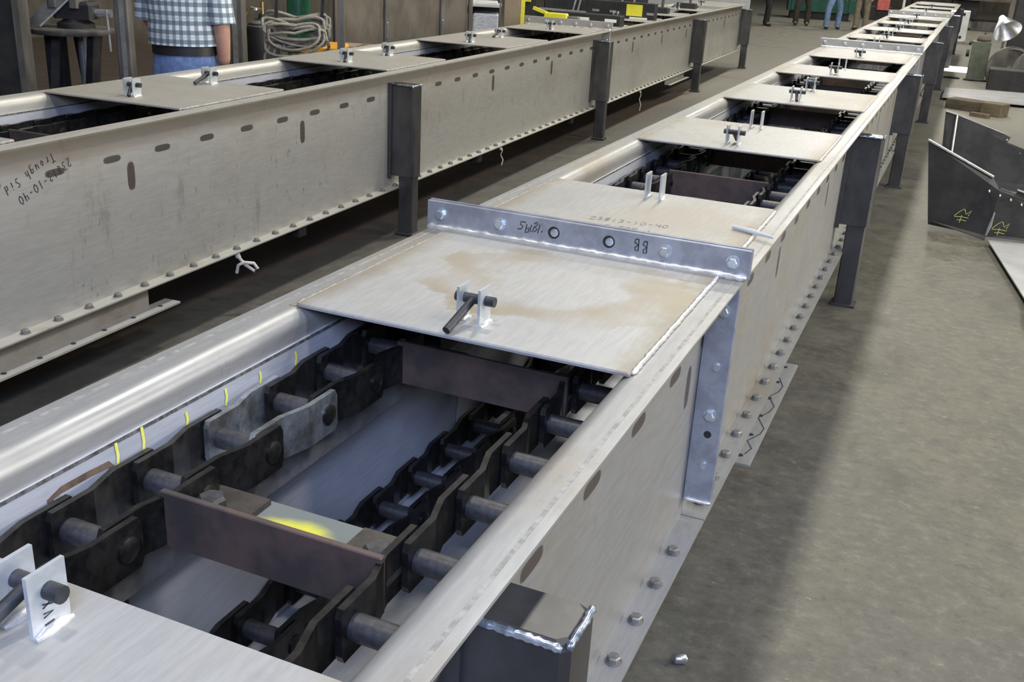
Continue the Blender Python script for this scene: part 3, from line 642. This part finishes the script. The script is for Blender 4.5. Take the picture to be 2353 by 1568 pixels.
# ------------------------------------------------------------------ left background
c = thing('building_column', 'black and grey steel column at the left edge behind the left-hand conveyor', 'column', (-4.66, 4.74, 0), .41)
MB().box(-.24, .165, -.012, .012, 0, 4).build('web', M['black'], c); MB().box(-.30, -.24, -.14, .14, 0, 4).build('flange', M['black'], c); MB().box(.165, .205, -.15, -.02, 0, 4).build('flange', M['post'], c)
MB().box(-.24, .165, -.14, -.12, 0, 4).build('guard_sheet', M['black'], c)
v = thing('vise_stand', 'dark pedestal stand with splayed legs holding a bench vise', 'stand', (-4.69, 5.34, 0), .41)
MB().lathe([(.26, 0), (.27, .012), (.27, .03), (.25, .035)], (0, 0, .985)).build('round_top', M['post'], v, 40)
for (a0, b0, w0) in (((-.09, 0, .985), (-.20, -.02, 0), .14), ((.17, -.04, .985), (.03, .0, 0.0), .09), ((.0, .12, .985), (.06, .22, 0), .07)):
    MB().beam(a0, b0, w0, .05).build('leg', M['black'], v)
MB().cyl((.045, .05, .98), (.045, .05, .55), .028, 12).build('hanging_pipe', M['grey'], v, 40)
MB().cbox(-.20, -.08, .02, .12, .55, .985, .01).build('gusset', M['black'], v)
vs = thing('bench_vise', 'black bench vise bolted on the round stand top', 'vise', (-4.66, 5.36, 1.02), .41)
MB().lathe([(.12, 0), (.12, .03), (.08, .05), (.07, .09)], (.0, 0, 0)).build('swivel_base', M['black'], vs, 40)
MB().cbox(-.12, .14, -.08, .08, .06, .17, .02).build('body', M['black'], vs); MB().cbox(-.14, -.08, -.10, .10, .13, .26, .01).build('jaw', M['post'], vs); MB().cbox(.0, .06, -.10, .10, .13, .26, .01).build('jaw', M['post'], vs)
MB().cyl((.14, 0, .10), (.24, 0, .10), .028, 12).build('screw', M['chrome'], vs, 40); MB().cyl((.215, -.02, .12), (.225, -.03, -.14), .009, 8).build('handle', M['grey'], vs, 40)
st = thing('angle_offcut', 'grey angled steel offcut leaning on the vise', 'offcut', (-4.86, 5.18, 1.022), .41)
plate_poly('face', [(-.06,0,.0),(.06,-.02,.0),(.27,0,.19),(.24,.02,.25),(.10,.02,.16)], M['grey'], st, (0,1,.3), .01)
MB().beam((.06,-.02,.004), (.27,0,.195), .012, .012).build('bright_edge', M['edge'], st)
for (x, y, rr, lab) in ((-4.17, 5.28, .045, 'grimy grey steel post left of the man in the plaid shirt'), (-4.46, 6.78, .065, 'dark steel post right of the man, beside the black gas cylinder')):
    p_ = thing('steel_post', lab, 'post', (x, y, 0), .41, 'upright steel posts')
    MB().cbox(-rr, rr, -rr, rr, 0, 3.2, .008).build('shaft', M['post'], p_); MB().cbox(-rr*2, rr*2, -rr*2, rr*2, 0, .015, .004).build('base_plate', M['post'], p_)
    MB().box(-rr*.25, rr*.35, -rr-.006, -rr, .3, 3.0).build('cover_strip', M['grey'], p_)
def cylinder(loc, rr, hh, mat, lab, reg=True):
    o = thing('gas_cylinder', lab, 'gas cylinder', loc, .41)
    MB().lathe([(rr*.96, 0), (rr, .02), (rr, hh), (rr*.9, hh+.05), (rr*.55, hh+.09), (rr*.25, hh+.105), (rr*.22, hh+.14)]).build('body', mat, o, 40)
    MB().lathe([(rr*.93, hh+.03), (rr*.92, hh+.045), (rr*.6, hh+.088), (rr*.55, hh+.09)]).build('shoulder', M['chrome'], o, 40)
    if reg:
        MB().cyl((0, 0, hh+.13), (0, 0, hh+.24), .018, 10).build('valve', M['brass'], o, 40); MB().lathe([(.035, 0), (.035, .02)], (-.06, -.02, hh+.17), 12).build('gauge', M['chrome'], o, 40)
        MB().tube([(0, 0, hh+.18), (-.10, -.02, hh+.2), (-.14, -.03, hh+.12)], .008, 8).build('outlet', M['brass'], o, 60)
    return o
cylinder((-4.93, 7.75, 0), .145, .86, M['black'], 'black gas cylinder with bright shoulder beside the dark post')
cylinder((-5.45, 9.05, 0), .12, 1.35, M['green'], 'green gas cylinder standing behind the hose coil', False)
hc = thing('hose_coil', 'coil of dusty grey welding hose hung between two dark straps', 'hose', (-3.73, 6.53, 0), .41)
rnd = random.Random(3)
for k in range(16):
    wd = rnd.uniform(.17, .245); tp = 1.06+rnd.uniform(-.04, .07); bt = .86+rnd.uniform(-.02, .10); dy = (k-8)*.012; sk = rnd.uniform(-.05, .05); pts = []
    for q in range(29):
        a_ = 2*math.pi*q/28; xx = wd*math.cos(a_); zz = math.sin(a_)
        z_ = (tp+bt)/2+zz*(tp-bt)/2*(1 if zz < 0 else .75)+sk*math.cos(a_)+(.05*abs(math.cos(a_)) if zz > 0 else .0)
        pts.append((xx+sk*.4*zz, dy+.02*math.sin(2*a_+k), z_))
    MB().tube(pts, .0115, 7, cap=False).build('hose_turn', M['hose'], hc, 60)
for q, px in enumerate((-.17, -.13, -.08)): MB().tube([(px, -.05, .92), (px-.05+q*.02, -.06, .84), (px-.06+q*.04, -.04, .75), (px-.08+q*.06, 0, .6)], .0115, 7).build('hose_tail', M['hose'], hc, 60)
for (px, tx) in ((-.145, -.085), (.19, .245)): MB().beam((px, 0, 1.08), (tx, 0, 1.9), .03, .02).build('strap', M['black'], hc)
MB().beam((-.2, .0, 1.9), (.35, 0, 1.9), .04, .04).build('hanger_bar', M['black'], hc); MB().beam((.33, .0, 1.9), (.33, .0, 0), .05, .05).build('hanger_post', M['post'], hc)
oc = thing('welder_cart', 'orange and black welder cart below the hose coil', 'welder', (-3.95, 7.15, 0), .41)
MB().cbox(-.22, .22, -.16, .16, .08, .78, .02).build('case', M['black'], oc); MB().cbox(-.19, .22, -.17, .17, .78, .87, .02).build('orange_top', M['orange'], oc)
for px in (-.18, .18): MB().cyl((px, -.2, .07), (px, .2, .07), .07, 14).build('wheel', M['black'], oc, 40)
bx = thing('cardboard_box', 'upper brown cardboard box beside the hose coil', 'box', (-4.12, 8.1, .45), .3)
MB().cbox(-.2, .16, -.15, .15, 0, .33, .004).build('carton', M['cardboard'], bx); MB().box(-.02, .02, -.152, .152, 0, .334).build('tape', M['wood'], bx)
bx = thing('cardboard_box', 'lower brown cardboard box under another carton, by the hose coil', 'box', (-4.10, 8.1, 0), .3)
MB().cbox(-.24, .24, -.2, .2, 0, .45, .004).build('carton', M['cardboard'], bx); MB().box(-.02, .02, -.202, .202, 0, .449).build('tape', M['wood'], bx)
pp = thing('brown_partition', 'tall brown-grey steel partition of several panels behind the left-hand conveyor', 'partition', (-4.62, 7.6, 0), 1.36)
for k, (a_, b_) in enumerate(((.62, 1.27), (1.30, 2.10), (2.13, 2.55))): MB().cbox(a_, b_, -.02, .02, .02, 2.6, .006).build('panel', M['brownpanel'], pp)
for xx in (1.285, 2.115, 2.57): MB().cbox(xx-.03, xx+.03, -.05, -.021, 0, 2.6, .006).build('stile', M['post'], pp)
for xx in (1.27, 2.10): MB().cbox(xx-.008, xx+.008, -.062, -.05, .78, .93, .002).build('latch', M['chrome'], pp)
sf = thing('storage_shelf', 'open steel shelf holding boxes beyond the brown partition', 'shelf', (-4.97, 12.3, 0), .41)
for z_ in (.16, .60, .93): MB().cbox(-.34, .27, -.25, .25, z_, z_+.03, .004).build('shelf_board', M['wallgrey'], sf)
for px in (-.34, .25):
    for py in (-.25, .23): MB().box(px, px+.02, py, py+.02, 0, 1.5).build('upright', M['post'], sf)
MB().box(-.33, .26, .22, .24, 0, 1.4).build('back_panel', M['black'], sf)
o = tag(MB().cbox(-.28, -.10, -.24, .1, .631, .84, .004).build('white_carton', M['white']), 'white labelled carton on the open steel shelf', 'box'); o.location = (-4.97, 12.3, 0); o.rotation_euler = (0, 0, .41)
o = tag(MB().cbox(-.08, .24, -.22, .15, .631, .85, .02).build('wrapped_bundle', M['plastic']), 'bundle in clear film beside the white carton on the shelf', 'bundle'); o.location = (-4.97, 12.3, 0); o.rotation_euler = (0, 0, .41)
o = tag(MB().cbox(-.30, .22, -.2, .2, .961, .99, .01).build('folded_papers', M['white']), 'flat white stack on top of the open steel shelf', 'papers'); o.location = (-4.97, 12.3, 0); o.rotation_euler = (0, 0, .41)
bc = thing('brown_column', 'brown column with a yellow edge stripe beside the open shelf', 'column', (-4.80, 12.98, 0), .41)
MB().cbox(-.13, .09, -.12, .12, 0, 3.5, .01).build('shaft', M['cardboard'], bc); MB().cbox(.09, .145, -.12, .12, 0, 3.5, .004).build('yellow_edge', M['yellow'], bc)
mk = thing('dark_machine_rack', 'dark machinery rack with grey struts behind the left-hand conveyor', 'machine', (-5.0, 16.2, 0), .41)
MB().cbox(-1.15, 1.2, .1, .9, .0, .72, .02).build('body', M['black'], mk); MB().cbox(-1.1, -.75, -.1, .1, 0, 1.5, .02).build('pillar', M['black'], mk)
MB().cbox(-.6, 1.1, .5, .6, .72, 1.6, .01).build('back_sheet', M['black'], mk)
for (a0, b0) in (((-.05, -.05, 1.2), (-.18, -.05, .62)), ((.02, -.05, 1.2), (-.10, -.05, .62)), ((.10, -.05, 1.2), (.28, -.05, .55)), ((.34, -.05, 1.2), (.43, -.05, .55)), ((.62, -.05, 1.2), (.62, -.05, .5)), ((.85, -.05, 1.2), (.75, -.05, .5))):
    MB().beam(a0, b0, .028, .028).build('strut', M['grey'], mk)
MB().beam((-.7, -.06, .74), (.5, -.06, .70), .05, .03).build('rail', M['grey'], mk)
for (px, pz) in ((-.92, .92), (.15, .95)): MB().cbox(px-.09, px+.09, -.14, -.1, pz-.09, pz+.12, .006).build('yellow_guard', M['yellow'], mk)
for px in (1.0, .72): MB().cbox(px-.03, px+.03, .46, .5, .70, .86, .004).build('pale_tag', M['white'], mk)
# tools lying on the far part of the left-hand conveyor
def onB(name, lab, cat, x, y, z, rz=0):
    return thing(name, lab, cat, bpt(x, y, z), -BY+rz)
o = onB('black_channel', 'black channel with white patches lying across the left-hand conveyor past its flange', 'channel', .02, 10.05, .9785)
MB().cbox(-.36, .36, -.09, .05, 0, .10, .006).build('channel', M['black'], o)
for px in (-.30, -.02, .26): MB().box(px-.06, px+.06, -.093, -.09, .035, .065).build('white_patch', M['white'], o)
o = onB('black_box_beam', 'black box beam with a yellow label on the left-hand conveyor', 'beam', .0, 11.35, .9785)
MB().cbox(-.40, .38, -.06, .06, 0, .17, .006).build('beam', M['black'], o)
MB().box(.06, .24, -.064, -.06, .03, .15).build('yellow_label', M['yellow'], o); MB().box(.10, .30, -.066, -.06, .0, .02).build('bright_foot', M['white'], o)
for px in (-.30, -.10, .32): MB().box(px-.03, px+.05, -.064, -.06, .05, .075).build('slot', M['grey'], o)
o = onB('yellow_clamp', 'yellow clamp resting on the flange of the left-hand conveyor', 'clamp', -.20, 9.72, .9785)
MB().cbox(-.12, .12, -.03, .03, 0, .10, .01).build('body', M['yellow'], o); MB().beam((-.10, 0, .09), (-.24, 0, .13), .03, .03).build('arm', M['yellow'], o); MB().cbox(.12, .24, -.025, .025, .02, .08, .01).build('handle', M['post'], o)
for y, lab in ((12.75, 'dark clamp on the left-hand conveyor near its third leg'), (14.3, 'dark clamp on the left-hand conveyor close to its far end')):
    o = onB('dark_clamp', lab, 'clamp', .05, y, .9785)
    MB().cbox(-.14, .14, -.05, .05, 0, .07, .01).build('body', M['black'], o); MB().beam((-.1, 0, .06), (-.2, 0, .0), .03, .02).build('jaw', M['post'], o); MB().beam((.05, 0, .05), (.06, 0, .28), .03, .03).build('screw', M['post'], o)

# ------------------------------------------------------------------ people
def skin(name, verts, edges, radii, mat, parent, root=0, sub=2):
    m_ = bpy.data.meshes.new(name); m_.from_pydata(verts, edges, []); o = put(name, m_, parent); m_.materials.append(mat)
    md = o.modifiers.new('skin', 'SKIN'); md.use_smooth_shade = True
    for i, r_ in enumerate(radii):
        m_.skin_vertices[0].data[i].radius = r_ if isinstance(r_, tuple) else (r_, r_); m_.skin_vertices[0].data[i].use_root = i == root
    sb = o.modifiers.new('sub', 'SUBSURF'); sb.levels = sub; sb.render_levels = sub
    return o
def loft(name, rings, mat, parent, n=28, arm=None):
    """rings: (cx, cy, z, rx, ry); UV in metres for cloth patterns"""
    b = MB(); rs = [[(cx+rx*math.cos(2*math.pi*k/n), cy+ry*math.sin(2*math.pi*k/n), z) for k in range(n)] for cx, cy, z, rx, ry in rings]
    b.rings(rs, True); m_ = b.mesh(name, 60); m_.materials.append(mat); uv = m_.uv_layers.new(name='UV')
    for p in m_.polygons:
        for li in p.loop_indices:
            co = m_.vertices[m_.loops[li].vertex_index].co; a_ = math.atan2(co.y, co.x)
            uv.data[li].uv = (a_*.19 if abs(co.y) > -1 else co.x, co.z)
    return put(name, m_, parent)
def tubecloth(name, pts, r, mat, parent):
    b = MB().tube(pts, r, 16); m_ = b.mesh(name, 60); m_.materials.append(mat); uv = m_.uv_layers.new(name='UV')
    for p in m_.polygons:
        for li in p.loop_indices:
            co = m_.vertices[m_.loops[li].vertex_index].co; uv.data[li].uv = (co.x+co.y*.7, co.z)
    return put(name, m_, parent)
def hand(parent, body, wrist, palm_dir, side):
    pass
def person(label, loc, rz, shirt, trousers, H=1.76, step=.0, stance=.11, arms=None, untucked=False, belt=True):
    o = thing('person', label, 'person', loc, rz); k = H/1.76
    hip, kn, an = .92*k, .50*k, .09*k; L = stance
    lsh = (-.20, 0, 1.44*k); rsh = (.20, 0, 1.44*k)
    le, lw, re, rw = arms or ((-.26, .02, 1.13*k), (-.27, -.06, .88*k), (.26, .02, 1.13*k), (.27, -.06, .88*k))
    V = [(0,0,hip),(0,0,1.10*k),(0,.01,1.32*k),(0,.01,1.45*k),(0,0,1.53*k),(0,-.01,1.62*k),(0,-.01,1.72*k),
         (-.09,0,hip-.05),(-L,-step,kn),(-L,-step*.6,an),(.09,0,hip-.05),(L,step,kn),(L,step*1.4,an),
         lsh, le, lw, rsh, re, rw, (-L,-step*.6-.13,.035),(L,step*1.4-.13,.035)]
    Ed = [(0,1),(1,2),(2,3),(3,4),(4,5),(5,6),(0,7),(7,8),(8,9),(0,10),(10,11),(11,12),(3,13),(13,14),(14,15),(3,16),(16,17),(17,18),(9,19),(12,20)]
    Rr = [(.15,.11),(.135,.10),(.155,.11),(.10,.08),.052,(.075,.092),(.07,.085),.085,.058,.038,.085,.058,.038,.062,.052,.036,.062,.052,.036,.035,.035]
    body = skin('body', V, Ed, Rr, M['skin'], o)
    # fingers: four unequal chains and a thumb at each wrist
    for wv, ev, sd in ((lw, le, -1), (rw, re, 1)):
        d_ = (Vector(wv)-Vector(ev)).normalized(); wv = Vector(wv); sdv = Vector((0, -1, 0)); sdv = (sdv-d_*sdv.dot(d_)).normalized(); inn = d_.cross(sdv)*sd
        hv = [wv, wv+d_*.055, wv+d_*.085]; he = [(0,1),(1,2)]; hr = [.026, (.036,.018), (.036,.016)]
        for q, ln in enumerate((.072, .082, .076, .058)):
            b0 = wv+d_*.085+sdv*(.030-.020*q); i0 = len(hv)
            hv += [b0, b0+d_*ln*.5, b0+d_*ln*.95+inn*.018]; he += [(2, i0), (i0, i0+1), (i0+1, i0+2)]; hr += [.0095, .0088, .0075]
        i0 = len(hv); hv += [wv+d_*.04+sdv*.034, wv+d_*.075+sdv*.055, wv+d_*.10+sdv*.058]; he += [(1, i0), (i0, i0+1), (i0+1, i0+2)]; hr += [.012, .011, .009]
        skin('hand', [tuple(p) for p in hv], he, hr, M['skin'], o, 0, 1)
    # face and hair
    f_ = MB().tube([(0, -.10, 1.66*k), (0, -.118, 1.635*k), (0, -.105, 1.622*k)], [.008, .015, .010], 8).build('nose', M['skin'], o, 60)
    for sx in (-1, 1):
        MB().lathe([(.0, -.010), (.010, -.005), (.011, 0), (.010, .005), (.0, .010)], (sx*.032, -.088, 1.665*k), 10).build('eye', M['white'], o, 60)
        MB().lathe([(.0, -.03), (.016, -.015), (.018, .01), (.0, .03)], (sx*.083, .0, 1.65*k), 10).build('ear', M['skin'], o, 60)
    MB().tube([(-.025, -.094, 1.595*k), (0, -.102, 1.593*k), (.025, -.094, 1.595*k)], .005, 6).build('mouth', M['red'], o, 60)
    loft('hair', [(0, .03, 1.60*k, .086, .075), (0, .03, 1.66*k, .094, .088), (0, .012, 1.74*k, .090, .098), (0, 0, 1.785*k, .06, .07), (0, 0, 1.80*k, .015, .02)], M['hair'], o)
    # trousers: waist and two legs
    tr = loft('trousers', [(0, 0, hip-.10, .175, .13), (0, 0, hip, .185, .135), (0, 0, hip+.10, .172, .122)], trousers, o)
    for i, sx in enumerate((-1, 1)):
        st_ = -step if sx < 0 else step
        tubecloth('trouser_leg', [(sx*.085, 0, hip-.02), (sx*.10, st_*.3, hip-.2), (sx*L, st_, kn), (sx*L, st_*(.8 if sx < 0 else 1.2), .25*k), (sx*L, st_*(.6 if sx < 0 else 1.4), .06)], [.105, .098, .078, .072, .078], trousers, tr)
        yy = st_*(.6 if sx < 0 else 1.4)
        MB().tube([(sx*L, yy+.06, .042), (sx*L, yy, .048), (sx*L, yy-.12, .036), (sx*L, yy-.19, .028)], [.034, .046, .046, .026], 12, flat=.85).build('shoe', M['shoe'], o, 60)
    if belt: loft('belt', [(0, 0, hip+.045, .188, .138), (0, 0, hip+.095, .186, .136)], M['belt'], o)
    hz = hip+.10
    sh_ = loft('shirt', [(0, 0, hz, .205, .148), (0, 0, hz+.08, .202, .145), (0, .0, 1.15*k, .198, .14), (0, .005, 1.30*k, .208, .142), (0, .01, 1.42*k, .20, .12), (0, .01, 1.49*k, .12, .085), (0, .0, 1.525*k, .07, .07)], shirt, o)
    for (a_, b_) in ((lsh, le), (rsh, re)):
        a_, b_ = Vector(a_), Vector(b_); tubecloth('sleeve', [a_+Vector((-a_.x*.25, 0, .01)), a_.lerp(b_, .3), a_.lerp(b_, .6), a_.lerp(b_, .90)], [.078, .080, .078, .084], shirt, sh_)
    return o
person('man in a blue and white plaid shirt, black belt and jeans behind the left-hand conveyor', (-3.44, 4.98, 0), .41+math.pi, M['plaid'], M['jeans'], 1.80, untucked=True,
       arms=((-.235, .03, 1.13), (-.225, -.03, .92), (.215, -.07, 1.15), (.15, -.25, 1.10)))
for (lab, loc, rz, sh, tr_, stp, stn) in (
    ('person in black trousers, leftmost of the four standing at the far end', (-4.22, 28.3, 0), .9, M['greycloth'], M['blackcloth'], .12, .10),
    ('person in dark brown trousers standing beside the one in black', (-3.55, 29.6, 0), .2, M['blackcloth'], M['browncloth'], .05, .15),
    ('person in blue jeans standing at the far end', (-2.66, 29.0, 0), .35, M['greycloth'], M['jeans2'], .10, .17),
    ('person in khaki trousers standing nearest the right-hand conveyor', (-2.02, 29.6, 0), -.3, M['wallgrey'], M['khaki'], .04, .11)):
    person(lab, loc, rz, sh, tr_, 1.76, stp, stn)
